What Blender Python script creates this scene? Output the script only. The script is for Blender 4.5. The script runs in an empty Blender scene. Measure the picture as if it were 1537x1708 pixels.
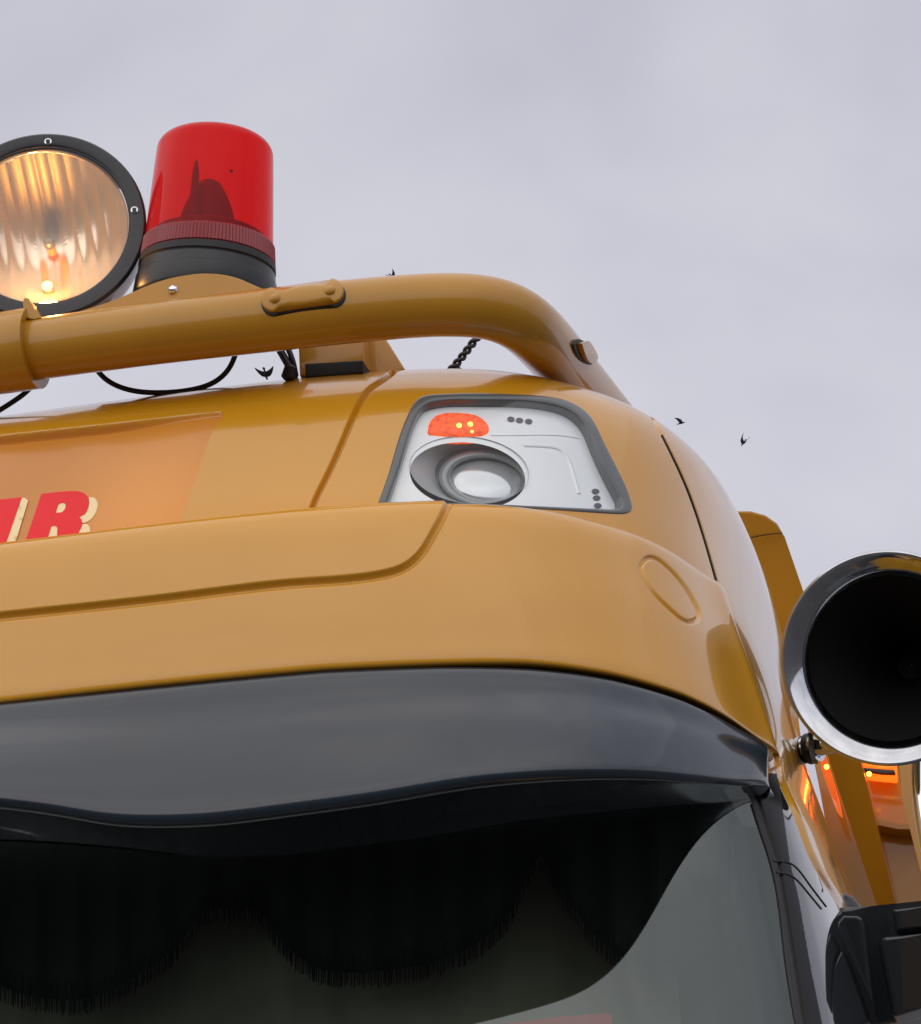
import bpy, bmesh, math, random
import numpy as np
from math import radians, sin, cos, tan, pi, atan2, sqrt
from mathutils import Vector, Matrix
from mathutils.bvhtree import BVHTree
from mathutils.geometry import delaunay_2d_cdt
random.seed(7); rng = np.random.default_rng(7)
scn = bpy.context.scene
col = scn.collection

# ------------------------------------------------------------------ camera
CAM = np.array([0.0, 0.0, 2.2]); PITCH, ROLL, YAW, FPX = 22.0, 3.0, -12.0, 4000.0
_p, _r, _y = radians(PITCH), radians(ROLL), radians(YAW)
FWD = np.array([sin(_y)*cos(_p), cos(_y)*cos(_p), sin(_p)])
_R0 = np.array([cos(_y), -sin(_y), 0.0]); _U0 = np.cross(_R0, FWD)
RGT = cos(_r)*_R0 - sin(_r)*_U0; UPV = sin(_r)*_R0 + cos(_r)*_U0
cam = bpy.data.cameras.new("camera"); camo = bpy.data.objects.new("camera", cam); col.objects.link(camo)
camo.matrix_world = Matrix(((RGT[0], UPV[0], -FWD[0], CAM[0]), (RGT[1], UPV[1], -FWD[1], CAM[1]), (RGT[2], UPV[2], -FWD[2], CAM[2]), (0, 0, 0, 1)))
cam.sensor_fit = 'VERTICAL'; cam.sensor_height = 24; cam.lens = 24*FPX/1708
cam.clip_start = 0.05; cam.clip_end = 6000
scn.camera = camo

# ------------------------------------------------------------------ world, sun, exposure
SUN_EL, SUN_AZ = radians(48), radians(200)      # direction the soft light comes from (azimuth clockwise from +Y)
world = bpy.data.worlds.new("World"); scn.world = world; world.use_nodes = True
wn, wl = world.node_tree.nodes, world.node_tree.links
wn.clear()
def N(nodes, t, **k):
    n = nodes.new(t)
    for a, b in k.items(): setattr(n, a, b)
    return n
tc = N(wn, 'ShaderNodeTexCoord')
sky = N(wn, 'ShaderNodeTexSky', sky_type='NISHITA'); sky.sun_disc = False
sky.sun_elevation = SUN_EL; sky.sun_rotation = SUN_AZ
bg1 = N(wn, 'ShaderNodeBackground'); bg1.inputs[1].default_value = 0.05; wl.new(sky.outputs[0], bg1.inputs[0])
mp = N(wn, 'ShaderNodeMapping'); mp.inputs['Scale'].default_value = (0.9, 0.9, 1.1); mp.inputs['Location'].default_value = (0.62, 0.4, 0.35)
wl.new(tc.outputs['Generated'], mp.inputs[0])
no = N(wn, 'ShaderNodeTexNoise'); no.inputs['Scale'].default_value = 3.6; no.inputs['Detail'].default_value = 4.5; no.inputs['Roughness'].default_value = 0.50; no.inputs['Distortion'].default_value = 0.3
wl.new(mp.outputs[0], no.inputs['Vector'])
cr = N(wn, 'ShaderNodeValToRGB'); cr.color_ramp.interpolation = 'EASE'
cr.color_ramp.elements[0].position = 0.33; cr.color_ramp.elements[0].color = (0.565, 0.57, 0.66, 1)
cr.color_ramp.elements[1].position = 0.68; cr.color_ramp.elements[1].color = (0.72, 0.715, 0.795, 1)
wl.new(no.outputs['Fac'], cr.inputs[0])
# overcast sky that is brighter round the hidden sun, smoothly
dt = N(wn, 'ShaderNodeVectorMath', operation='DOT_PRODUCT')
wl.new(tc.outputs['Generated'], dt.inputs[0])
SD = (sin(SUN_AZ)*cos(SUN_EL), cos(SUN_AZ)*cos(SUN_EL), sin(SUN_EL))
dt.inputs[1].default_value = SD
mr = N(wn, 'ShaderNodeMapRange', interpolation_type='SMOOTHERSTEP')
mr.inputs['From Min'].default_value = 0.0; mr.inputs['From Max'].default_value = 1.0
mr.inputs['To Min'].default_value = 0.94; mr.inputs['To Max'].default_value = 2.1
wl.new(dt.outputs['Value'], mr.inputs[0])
sepw = N(wn, 'ShaderNodeSeparateXYZ'); wl.new(tc.outputs['Generated'], sepw.inputs[0])
hz = N(wn, 'ShaderNodeMapRange'); hz.inputs['From Min'].default_value = 0.0; hz.inputs['From Max'].default_value = 0.9
hz.inputs['To Min'].default_value = 1.06; hz.inputs['To Max'].default_value = 0.92
wl.new(sepw.outputs['Z'], hz.inputs[0])
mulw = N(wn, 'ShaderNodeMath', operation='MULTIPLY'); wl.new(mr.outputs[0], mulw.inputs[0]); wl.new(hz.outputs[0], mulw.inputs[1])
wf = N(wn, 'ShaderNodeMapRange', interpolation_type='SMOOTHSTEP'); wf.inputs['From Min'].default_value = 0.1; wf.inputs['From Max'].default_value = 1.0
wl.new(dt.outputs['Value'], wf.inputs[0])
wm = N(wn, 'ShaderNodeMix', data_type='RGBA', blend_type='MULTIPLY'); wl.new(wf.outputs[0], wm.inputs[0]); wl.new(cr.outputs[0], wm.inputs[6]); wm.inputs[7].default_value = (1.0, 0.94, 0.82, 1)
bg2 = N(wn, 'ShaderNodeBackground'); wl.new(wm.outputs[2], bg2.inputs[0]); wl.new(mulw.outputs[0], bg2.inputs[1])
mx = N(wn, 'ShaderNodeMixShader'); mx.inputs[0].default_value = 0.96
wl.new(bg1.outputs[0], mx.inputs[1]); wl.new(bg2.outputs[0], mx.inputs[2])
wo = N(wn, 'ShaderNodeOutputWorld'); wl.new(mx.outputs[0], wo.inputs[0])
sun = bpy.data.lights.new("sun", 'SUN'); sun.energy = 0.5; sun.angle = radians(175); sun.color = (1.0, 0.95, 0.9)
suno = bpy.data.objects.new("sun", sun); col.objects.link(suno)
suno.rotation_euler = Vector(SD).to_track_quat('Z', 'Y').to_euler()
scn.view_settings.view_transform = 'Standard'; scn.view_settings.look = 'None'
scn.view_settings.exposure = 0; scn.view_settings.gamma = 1; scn.view_settings.use_curve_mapping = False
try:
    scn.cycles.transparent_max_bounces = 16; scn.cycles.max_bounces = 10; scn.cycles.glossy_bounces = 6
except Exception: pass

# ------------------------------------------------------------------ geometry helpers
def ray(u, v):
    d = FWD*FPX + RGT*(u-768.5) - UPV*(v-854.0)
    return d/np.linalg.norm(d)
def at(u, v, y):                       # the point seen at (u, v) that stands y metres in front
    d = ray(u, v); return CAM + d*(y/d[1])
def proj(P):
    q = np.asarray(P) - CAM; z = q@FWD
    return 768.5 + FPX*(q@RGT)/z, 854 - FPX*(q@UPV)/z
def spl(P, n=None, step=None, closed=False):          # natural cubic spline through points (chord length)
    P = np.array(P, float)
    if closed: P = np.vstack([P[-3:], P, P[:3]])
    L = np.r_[0, np.cumsum(np.maximum(1e-9, np.linalg.norm(np.diff(P, axis=0), axis=1)))]
    lo, hi = (L[3], L[-3]) if closed else (L[0], L[-1])
    if n is None: n = max(2, int((hi-lo)/step)+1)
    s = np.linspace(lo, hi, n, endpoint=not closed)
    return nspline(L, P, s)
def nspline(L, P, s):
    m = len(L)
    if m == 2:
        t = ((s-L[0])/(L[1]-L[0]))[:, None]; return P[0]*(1-t)+P[1]*t
    h = np.diff(L); A = np.zeros((m, m)); B = np.zeros_like(P)
    A[0, 0] = A[-1, -1] = 1
    for i in range(1, m-1):
        A[i, i-1] = h[i-1]; A[i, i] = 2*(h[i-1]+h[i]); A[i, i+1] = h[i]
        B[i] = 6*((P[i+1]-P[i])/h[i] - (P[i]-P[i-1])/h[i-1])
    M = np.linalg.solve(A, B)
    k = np.clip(np.searchsorted(L, s, 'right')-1, 0, m-2)
    hk = h[k][:, None]; a = (L[k+1]-s)[:, None]; b = (s-L[k])[:, None]
    return (M[k]*a**3 + M[k+1]*b**3)/(6*hk) + (P[k]/hk - M[k]*hk/6)*a + (P[k+1]/hk - M[k+1]*hk/6)*b
def path(*segs, step=5.0):             # closed outline out of open splines; corners where two meet
    out = []
    for s in segs:
        q = spl(s, step=step) if len(s) > 2 else np.array([np.array(s[0])*(1-t)+np.array(s[-1])*t for t in np.linspace(0, 1, max(2, int(np.hypot(*(np.array(s[-1])-np.array(s[0])))/step)+1))])
        out.append(q)
    out = np.vstack(out)
    keep = [0]
    for i in range(1, len(out)):
        if np.hypot(*(out[i]-out[keep[-1]])) > 0.15*step: keep.append(i)
    out = out[keep]
    if np.hypot(*(out[0]-out[-1])) < 0.3*step: out = out[:-1]
    return out
def dseg(X, Y, pl, closed=False):      # pixel distance to a polyline
    pl = np.asarray(pl, float); D = np.full(X.shape, 1e9)
    pairs = list(zip(pl[:-1], pl[1:])) + ([(pl[-1], pl[0])] if closed else [])
    for a, b in pairs:
        ab = b-a; t = np.clip(((X-a[0])*ab[0]+(Y-a[1])*ab[1])/(ab@ab+1e-12), 0, 1)
        D = np.minimum(D, np.hypot(X-a[0]-t*ab[0], Y-a[1]-t*ab[1]))
    return D
def inside(X, Y, pl):
    pl = np.asarray(pl, float); r = np.zeros(X.shape, bool); j = len(pl)-1
    for i in range(len(pl)):
        (xi, yi), (xj, yj) = pl[i], pl[j]
        if yi != yj: r ^= ((yi > Y) != (yj > Y)) & (X < (xj-xi)*(Y-yi)/(yj-yi)+xi)
        j = i
    return r
def sstep(a, b, x):
    t = np.clip((x-a)/(b-a), 0, 1); return t*t*(3-2*t)

def tag(o, label=None, cat=None, group=None, kind=None):
    for k, v in (('label', label), ('category', cat), ('group', group), ('kind', kind)):
        if v: o[k] = v
    return o
def mesh_obj(name, V, F, mat, parent=None, smooth=True):
    me = bpy.data.meshes.new(name); V = np.asarray(V, float)
    if isinstance(F, np.ndarray):
        k = F.shape[1]; me.vertices.add(len(V)); me.vertices.foreach_set('co', V.ravel())
        me.loops.add(F.size); me.loops.foreach_set('vertex_index', F.ravel().astype(np.int32))
        me.polygons.add(len(F)); me.polygons.foreach_set('loop_start', np.arange(0, F.size, k, dtype=np.int32))
        me.polygons.foreach_set('loop_total', np.full(len(F), k, dtype=np.int32))
        me.update(calc_edges=True)
    else:
        me.from_pydata([tuple(p) for p in V], [], [tuple(int(i) for i in f) for f in F]); me.update()
    me.validate()
    me.materials.append(mat)
    me.polygons.foreach_set('use_smooth', [smooth]*len(me.polygons))
    o = bpy.data.objects.new(name, me); col.objects.link(o)
    if parent is not None: o.parent = parent
    return o
def empty(name, parent=None):
    o = bpy.data.objects.new(name, None); col.objects.link(o)
    if parent is not None: o.parent = parent
    return o
def compact(V, F):
    used = np.unique(F); m = np.full(len(V), -1); m[used] = np.arange(len(used)); return V[used], m[F]
def bm_obj(name, bm, mat, parent=None, smooth=True, auto=None):
    me = bpy.data.meshes.new(name); bmesh.ops.recalc_face_normals(bm, faces=bm.faces); bm.to_mesh(me); bm.free()
    me.materials.append(mat); me.polygons.foreach_set('use_smooth', [smooth]*len(me.polygons))
    if auto and smooth:
        try: me.set_sharp_from_angle(angle=radians(auto))
        except Exception: pass
    o = bpy.data.objects.new(name, me); col.objects.link(o)
    if parent is not None: o.parent = parent
    return o

class Surf:                            # a dense surface one can cast pixel rays at
    def __init__(s, V, F):
        s.V = V; s.F = F
        s.b = BVHTree.FromPolygons([tuple(p) for p in V], [tuple(f) for f in F.tolist()])
        A, B, C = V[F[:, 0]], V[F[:, 1]], V[F[:, -1]]
        fn = np.cross(B-A, C-A); vn = np.zeros_like(V)
        for k in range(F.shape[1]): np.add.at(vn, F[:, k], fn)
        s.n = vn/np.maximum(1e-12, np.linalg.norm(vn, axis=1))[:, None]
    def hit(s, u, v):
        d = ray(u, v); p, n, i, t = s.b.ray_cast(Vector(CAM), Vector(d))
        if p is None: return None
        q = s.F[i]; w = 1/np.maximum(1e-7, np.linalg.norm(s.V[q]-np.array(p), axis=1))**2
        nn = (s.n[q]*w[:, None]).sum(0); nn /= np.linalg.norm(nn)
        if nn@d > 0: nn = -nn
        return np.array(p), nn, d
def sheet_grid(xs, cs, prof, yk=None, zfun=None):
    """xs, cs: plan curve samples; prof: rows (z, y0, dx). Returns the grid of points rows x cols."""
    w = np.where(xs > -1.55, sstep(-1.0, -0.42, xs), -sstep(-1.0, -0.42, -3.1-xs))
    Z, Y0, DX = prof[:, 0][:, None], prof[:, 1][:, None], prof[:, 2][:, None]
    X = xs[None, :] + DX*w[None, :]; Y = Y0 + cs[None, :]; Zz = Z + 0*X
    if yk is not None: Y = Y0 + cs[None, :]*(1 - yk*(1-sstep(3.10, 3.30, Z))*(1-sstep(.35, 1.1, cs))[None, :])
    if zfun is not None: Zz = Zz + zfun(xs, prof)
    return np.stack([X, Y, Zz], -1)
def gnormals(G):
    du = np.gradient(G, axis=1); dv = np.gradient(G, axis=0)
    n = np.cross(du, dv); n /= np.maximum(1e-12, np.linalg.norm(n, axis=2))[..., None]
    return n
def gfaces(nr, nc):
    i = np.arange(nr-1)[:, None]*nc + np.arange(nc-1)[None, :]
    return np.stack([i, i+1, i+nc+1, i+nc], -1).reshape(-1, 4)

def tri_region(outline, holes=(), grid=12.0, rings=()):
    """triangulate a pixel outline with interior points; returns pts, tris, distance to the rim"""
    outline = np.asarray(outline, float)
    loops = [outline] + [np.asarray(h, float) for h in holes]
    pts = []; edges = []
    for L in loops:
        k = len(pts); pts += [tuple(p) for p in L]; m = len(L)
        edges += [(k+i, k+(i+1) % m) for i in range(m)]
    x0, y0 = outline.min(0); x1, y1 = outline.max(0)
    cand = []
    gx = np.arange(x0, x1, grid); gy = np.arange(y0, y1, grid*0.87)
    for j, yy in enumerate(gy):
        for xx in gx: cand.append((xx + (grid/2 if j % 2 else 0), yy))
    if cand:
        C = np.array(cand); d = np.min([dseg(C[:, 0], C[:, 1], L, True) for L in loops], axis=0)
        rmax = max(rings) if rings else 0
        ok = inside(C[:, 0], C[:, 1], outline) & (d > rmax + grid*0.45)
        for h in loops[1:]: ok &= ~inside(C[:, 0], C[:, 1], h)
        pts += [tuple(p) for p in C[ok]]
    for r in rings:
        if r <= 0: continue
        for L in loops:
            nx = np.roll(L, -1, 0)-np.roll(L, 1, 0); ln = np.linalg.norm(nx, axis=1)[:, None]; nx = nx/np.maximum(ln, 1e-9)
            for sgn in (1, -1):
                Q = L + sgn*r*np.stack([-nx[:, 1], nx[:, 0]], -1)
                d = np.min([dseg(Q[:, 0], Q[:, 1], K, True) for K in loops], axis=0)
                ok = inside(Q[:, 0], Q[:, 1], outline) & (d > r*0.97)
                for h in loops[1:]: ok &= ~inside(Q[:, 0], Q[:, 1], h)
                pts += [tuple(p) for p in Q[ok]]
    v2, e2, f2, *_ = delaunay_2d_cdt([Vector(p) for p in pts], edges, [], 0, 1e-4)
    P = np.array([tuple(p) for p in v2]); T = np.array([list(f) for f in f2 if len(f) == 3])
    c = P[T].mean(1); ok = inside(c[:, 0], c[:, 1], outline)
    for h in loops[1:]: ok &= ~inside(c[:, 0], c[:, 1], h)
    T = T[ok]
    D = np.min([dseg(P[:, 0], P[:, 1], L, True) for L in loops], axis=0)
    return P, T, D, loops
def decal(name, outline, surf, mat, parent, off=0.001, depth=0.0, holes=(), grid=12.0, R=0.0, skirt=0.0, smooth=True):
    """a sheet or plate traced on a surface: off along the normal, depth along the ray, R rim radius in px, skirt thickness in m"""
    fr = (0.0, 0.12, 0.3, 0.55, 0.8, 1.0)
    P, T, D, loops = tri_region(outline, holes, grid, [R*f for f in fr[1:]] if R > 0 else ())
    V = np.zeros((len(P), 3)); NN = np.zeros((len(P), 3)); mm = None; ok = np.ones(len(P), bool)
    for i, (u, v) in enumerate(P):
        h = surf.hit(u, v)
        if h is None: ok[i] = False; continue
        p, n, d = h
        if mm is None: mm = np.linalg.norm(p-CAM)/FPX
        push = 0.0
        if R > 0 and D[i] < R: push = -mm*(R-sqrt(max(0, R*R-(R-D[i])**2)))
        V[i] = p + n*(off+push) + d*depth; NN[i] = n
    T = T[ok[T].all(1)]
    F = [tuple(t) for t in T]; V = list(V)
    if skirt > 0:
        cnt = {}
        for t in F:
            for a, b in ((t[0], t[1]), (t[1], t[2]), (t[2], t[0])): cnt[(a, b)] = 1
        rim = [e for e in cnt if (e[1], e[0]) not in cnt]; low = {}
        for a, b in rim:
            for q in (a, b):
                if q not in low: low[q] = len(V); V.append(V[q]-NN[q]*skirt)
        F += [(b, a, low[a], low[b]) for a, b in rim]
    o = mesh_obj(name, V, F, mat, parent, smooth)
    if skirt > 0 and R == 0:
        try: o.data.set_sharp_from_angle(angle=radians(40))
        except Exception: pass
    bm = bmesh.new(); bm.from_mesh(o.data); bmesh.ops.recalc_face_normals(bm, faces=bm.faces)
    # face the camera side
    s = sum((f.normal.dot(Vector(CAM)-f.calc_center_median()) > 0)*f.calc_area() - (f.normal.dot(Vector(CAM)-f.calc_center_median()) <= 0)*f.calc_area() for f in bm.faces)
    if s < 0: bmesh.ops.reverse_faces(bm, faces=bm.faces)
    bm.to_mesh(o.data); bm.free()
    return o
def ell(cx, cy, rx, ry, rot=0, n=48):
    t = np.linspace(0, 2*pi, n, endpoint=False); c, s = cos(radians(rot)), sin(radians(rot))
    x, y = rx*np.cos(t), ry*np.sin(t); return np.stack([cx+x*c-y*s, cy+x*s+y*c], -1)
def ringloft(name, rings, mat, parent, close_end=False):
    """rings: lists of 3-D points, equal count"""
    n = len(rings[0]); V = np.vstack(rings); F = []
    for k in range(len(rings)-1):
        for i in range(n): F.append((k*n+i, k*n+(i+1) % n, (k+1)*n+(i+1) % n, (k+1)*n+i))
    if close_end: F.append(tuple((len(rings)-1)*n+i for i in range(n)))
    return mesh_obj(name, V, F, mat, parent)
def frames(P):
    T = np.gradient(P, axis=0); T /= np.linalg.norm(T, axis=1)[:, None]
    u = np.cross(T[0], [0, 0, 1.0]); 
    if np.linalg.norm(u) < 1e-3: u = np.cross(T[0], [1.0, 0, 0])
    u /= np.linalg.norm(u); U = []
    for t in T:
        u = u - t*(u@t); u /= np.linalg.norm(u); U.append(u.copy())
    U = np.array(U); return T, U, np.cross(T, U)
def tube(name, P, r, mat, parent, seg=24, caps=True, surf=False):
    P = np.asarray(P, float); T, U, W = frames(P); r = np.broadcast_to(np.asarray(r, float), (len(P),))
    a = np.linspace(0, 2*pi, seg, endpoint=False)
    V = (P[:, None] + r[:, None, None]*(np.cos(a)[None, :, None]*U[:, None] + np.sin(a)[None, :, None]*W[:, None])).reshape(-1, 3)
    F = []
    for k in range(len(P)-1):
        for i in range(seg): F.append((k*seg+i, k*seg+(i+1) % seg, (k+1)*seg+(i+1) % seg, (k+1)*seg+i))
    FF = list(F)
    if caps: FF += [tuple(range(seg))[::-1], tuple((len(P)-1)*seg+i for i in range(seg))]
    o = mesh_obj(name, V, FF, mat, parent)
    if caps:
        try: o.data.set_sharp_from_angle(angle=radians(60))
        except Exception: pass
    return (o, Surf(V, np.array(F))) if surf else o
def lathe(name, C, A, prof, mat, parent, seg=64, caps=(False, False), sharp=35, ref=None):
    """prof: (height along A, radius)"""
    A = np.array(A)/np.linalg.norm(A); u = np.cross(A, ref if ref is not None else [0.3, 0.2, 1]); u /= np.linalg.norm(u); w = np.cross(A, u)
    a = np.linspace(0, 2*pi, seg, endpoint=False); V = []
    for h, r in prof: V.append(C + A*h + r*(np.cos(a)[:, None]*u + np.sin(a)[:, None]*w))
    V = np.vstack(V); F = []
    for k in range(len(prof)-1):
        for i in range(seg): F.append((k*seg+i, k*seg+(i+1) % seg, (k+1)*seg+(i+1) % seg, (k+1)*seg+i))
    if caps[0]: F.append(tuple(range(seg))[::-1])
    if caps[1]: F.append(tuple((len(prof)-1)*seg+i for i in range(seg)))
    o = mesh_obj(name, V, F, mat, parent)
    try: o.data.set_sharp_from_angle(angle=radians(sharp))
    except Exception: pass
    return o
def prism(name, px, y0, y1, mat, parent, bevel=0.003, y0s=None):
    """outline traced at depth y0, swept straight back to depth y1"""
    A = [at(u, v, (y0s[i] if y0s is not None else y0)) for i, (u, v) in enumerate(px)]; bm = bmesh.new()
    vs = [bm.verts.new(p) for p in A]; ws = [bm.verts.new(p+np.array([0, y1-y0, 0])) for p in A]
    bm.faces.new(vs); bm.faces.new(ws[::-1]); m = len(vs)
    for i in range(m): bm.faces.new((vs[i], ws[i], ws[(i+1) % m], vs[(i+1) % m]))
    if bevel: bmesh.ops.bevel(bm, geom=bm.edges[:], offset=bevel, segments=3, profile=0.6, affect='EDGES')
    o = bm_obj(name, bm, mat, parent, True, 60); w = o.modifiers.new('wn', 'WEIGHTED_NORMAL'); w.weight = 100; return o

# ------------------------------------------------------------------ materials
def mat(name, base, rough=0.4, metal=0.0, spec=0.5, coat=0.0, coat_ior=1.5, coat_rough=0.03, emit=None, es=0.0, ior=1.5,
        noise=None, bump=None, trans=0.0):
    m = bpy.data.materials.new(name); m.use_nodes = True; nt = m.node_tree; b = nt.nodes['Principled BSDF']
    b.inputs['Base Color'].default_value = (*base, 1); b.inputs['Roughness'].default_value = rough
    b.inputs['Metallic'].default_value = metal; b.inputs['Specular IOR Level'].default_value = spec; b.inputs['IOR'].default_value = ior
    b.inputs['Coat Weight'].default_value = coat; b.inputs['Coat IOR'].default_value = coat_ior; b.inputs['Coat Roughness'].default_value = coat_rough
    b.inputs['Transmission Weight'].default_value = trans
    if emit: b.inputs['Emission Color'].default_value = (*emit, 1); b.inputs['Emission Strength'].default_value = es
    g = N(nt.nodes, 'ShaderNodeTexCoord')
    if noise:        # (scale, amount): grime and fading, in object space
        n = N(nt.nodes, 'ShaderNodeTexNoise'); n.inputs['Scale'].default_value = noise[0]; n.inputs['Detail'].default_value = 6
        nt.links.new(g.outputs['Object'], n.inputs['Vector'])
        r = N(nt.nodes, 'ShaderNodeMapRange'); r.inputs['From Min'].default_value = .3; r.inputs['From Max'].default_value = .7
        r.inputs['To Min'].default_value = 1-noise[1]; r.inputs['To Max'].default_value = 1+noise[1]; nt.links.new(n.outputs['Fac'], r.inputs[0])
        mm = N(nt.nodes, 'ShaderNodeVectorMath', operation='SCALE'); mm.inputs[0].default_value = base; nt.links.new(r.outputs[0], mm.inputs['Scale'])
        nt.links.new(mm.outputs[0], b.inputs['Base Color'])
        r2 = N(nt.nodes, 'ShaderNodeMapRange'); r2.inputs['To Min'].default_value = max(0.0, rough-0.08); r2.inputs['To Max'].default_value = rough+0.08
        nt.links.new(n.outputs['Fac'], r2.inputs[0]); nt.links.new(r2.outputs[0], b.inputs['Roughness'])
        if coat:     # thin uneven road film dulling the lacquer
            n3 = N(nt.nodes, 'ShaderNodeTexNoise'); n3.inputs['Scale'].default_value = 9; n3.inputs['Detail'].default_value = 8; n3.inputs['Roughness'].default_value = 0.65
            nt.links.new(g.outputs['Object'], n3.inputs['Vector']); r3 = N(nt.nodes, 'ShaderNodeMapRange'); r3.inputs['From Min'].default_value = .4; r3.inputs['From Max'].default_value = .75
            r3.inputs['To Min'].default_value = coat_rough; r3.inputs['To Max'].default_value = coat_rough+0.09; nt.links.new(n3.outputs['Fac'], r3.inputs[0]); nt.links.new(r3.outputs[0], b.inputs['Coat Roughness'])
    if bump:         # (scale, strength): orange peel of the lacquer
        n = N(nt.nodes, 'ShaderNodeTexNoise'); n.inputs['Scale'].default_value = bump[0]; n.inputs['Detail'].default_value = 2
        nt.links.new(g.outputs['Object'], n.inputs['Vector'])
        bp = N(nt.nodes, 'ShaderNodeBump'); bp.inputs['Strength'].default_value = bump[1]; bp.inputs['Distance'].default_value = 0.001
        nt.links.new(n.outputs['Fac'], bp.inputs['Height']); nt.links.new(bp.outputs[0], b.inputs['Normal'])
        if coat: nt.links.new(bp.outputs[0], b.inputs['Coat Normal'])
    return m
YEL = mat('yellow_lacquer', (0.63, 0.292, 0.011), 0.28, spec=0.4, coat=1.0, coat_ior=1.53, coat_rough=0.03, noise=(2.5, 0.04), bump=(9, 0.05))
YEL2 = mat('yellow_bar_paint', (0.44, 0.205, 0.006), 0.45, spec=0.3, coat=0.8, coat_ior=1.45, coat_rough=0.05, noise=(6, 0.06), bump=(60, 0.06))
BLK = mat('black_visor_gloss', (0.011, 0.021, 0.033), 0.35, spec=0.2, coat=1.0, coat_ior=1.55, coat_rough=0.05, noise=(5, 0.15), bump=(7, 0.04))
BLKM = mat('black_plastic', (0.018, 0.02, 0.024), 0.32, noise=(20, 0.2))
BLKG = mat('black_gloss_trim', (0.024, 0.031, 0.036), 0.3, spec=0.3, coat=1.0, coat_ior=1.5, coat_rough=0.04)
RUB = mat('black_rubber', (0.014, 0.015, 0.017), 0.6, noise=(40, 0.25))
VOID = mat('dark_cavity', (0.003, 0.003, 0.004), 0.9, spec=0.1)
CHR = mat('chrome', (0.72, 0.73, 0.76), 0.06, metal=1.0, bump=(30, 0.02))
SIL = mat('lamp_silver', (0.86, 0.88, 0.90), 0.3, metal=0.15)
GRYB = mat('lamp_grey_bowl', (0.52, 0.55, 0.57), 0.35, metal=0.25)
GSK = mat('grey_gasket', (0.10, 0.11, 0.115), 0.35, coat=0.6, noise=(30, 0.12))
DOT = mat('dark_dot', (0.08, 0.07, 0.09), 0.4)
def glassmat(name, tint, f0=1.5, rough=0.0, extra=0.0, bump=None, gcol=(1, 1, 1)):
    m = bpy.data.materials.new(name); m.use_nodes = True; nt = m.node_tree; nt.nodes.clear()
    o = N(nt.nodes, 'ShaderNodeOutputMaterial'); t = N(nt.nodes, 'ShaderNodeBsdfTransparent'); t.inputs[0].default_value = (*tint, 1)
    g = N(nt.nodes, 'ShaderNodeBsdfGlossy'); g.inputs['Roughness'].default_value = rough; g.inputs['Color'].default_value = (*gcol, 1)
    f = N(nt.nodes, 'ShaderNodeFresnel'); f.inputs[0].default_value = f0
    a = N(nt.nodes, 'ShaderNodeMath', operation='ADD'); a.inputs[1].default_value = extra; nt.links.new(f.outputs[0], a.inputs[0])
    ge = N(nt.nodes, 'ShaderNodeNewGeometry'); iv = N(nt.nodes, 'ShaderNodeMath', operation='SUBTRACT'); iv.inputs[0].default_value = 1; nt.links.new(ge.outputs['Backfacing'], iv.inputs[1])
    am = N(nt.nodes, 'ShaderNodeMath', operation='MULTIPLY'); nt.links.new(a.outputs[0], am.inputs[0]); nt.links.new(iv.outputs[0], am.inputs[1]); a = am
    x = N(nt.nodes, 'ShaderNodeMixShader'); nt.links.new(a.outputs[0], x.inputs[0]); nt.links.new(t.outputs[0], x.inputs[1]); nt.links.new(g.outputs[0], x.inputs[2])
    if bump:
        gc = N(nt.nodes, 'ShaderNodeTexCoord'); n = N(nt.nodes, 'ShaderNodeTexNoise'); n.inputs['Scale'].default_value = bump[0]
        nt.links.new(gc.outputs['Object'], n.inputs['Vector'])
        bp = N(nt.nodes, 'ShaderNodeBump'); bp.inputs['Strength'].default_value = bump[1]; bp.inputs['Distance'].default_value = 0.001
        nt.links.new(n.outputs['Fac'], bp.inputs['Height']); nt.links.new(bp.outputs[0], g.inputs['Normal'])
    nt.links.new(x.outputs[0], o.inputs[0]); return m
WGL = glassmat('windscreen_glass', (0.57, 0.62, 0.57), 1.88, 0.015, gcol=(0.86, 0.98, 0.97))
LGL = glassmat('lamp_glass', (0.95, 0.97, 0.97), 1.4, 0.01)
def emis(name, c, s):
    m = bpy.data.materials.new(name); m.use_nodes = True; b = m.node_tree.nodes['Principled BSDF']
    b.inputs['Base Color'].default_value = (*c, 1); b.inputs['Roughness'].default_value = 0.4
    b.inputs['Emission Color'].default_value = (*c, 1); b.inputs['Emission Strength'].default_value = s; return m
AMB = emis('amber_lens_lit', (0.45, 0.035, 0.001), 0.75)
def amber_tex(m, lo, hi, sc):
    nt = m.node_tree; b = nt.nodes['Principled BSDF']; g = N(nt.nodes, 'ShaderNodeTexCoord'); w = N(nt.nodes, 'ShaderNodeTexVoronoi'); w.inputs['Scale'].default_value = sc
    nt.links.new(g.outputs['Object'], w.inputs['Vector']); r = N(nt.nodes, 'ShaderNodeMapRange'); r.inputs['To Min'].default_value = hi; r.inputs['To Max'].default_value = lo
    nt.links.new(w.outputs['Distance'], r.inputs[0]); nt.links.new(r.outputs[0], b.inputs['Emission Strength'])
amber_tex(AMB, 0.25, 1.25, 170); AMB.node_tree.nodes['Principled BSDF'].inputs['Emission Color'].default_value = (1.0, 0.10, 0.0, 1)
LED = emis('led_yellow', (1.0, 0.45, 0.05), 6.0)
WARM = emis('warm_bulb', (1.0, 0.50, 0.14), 16.0)

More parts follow.
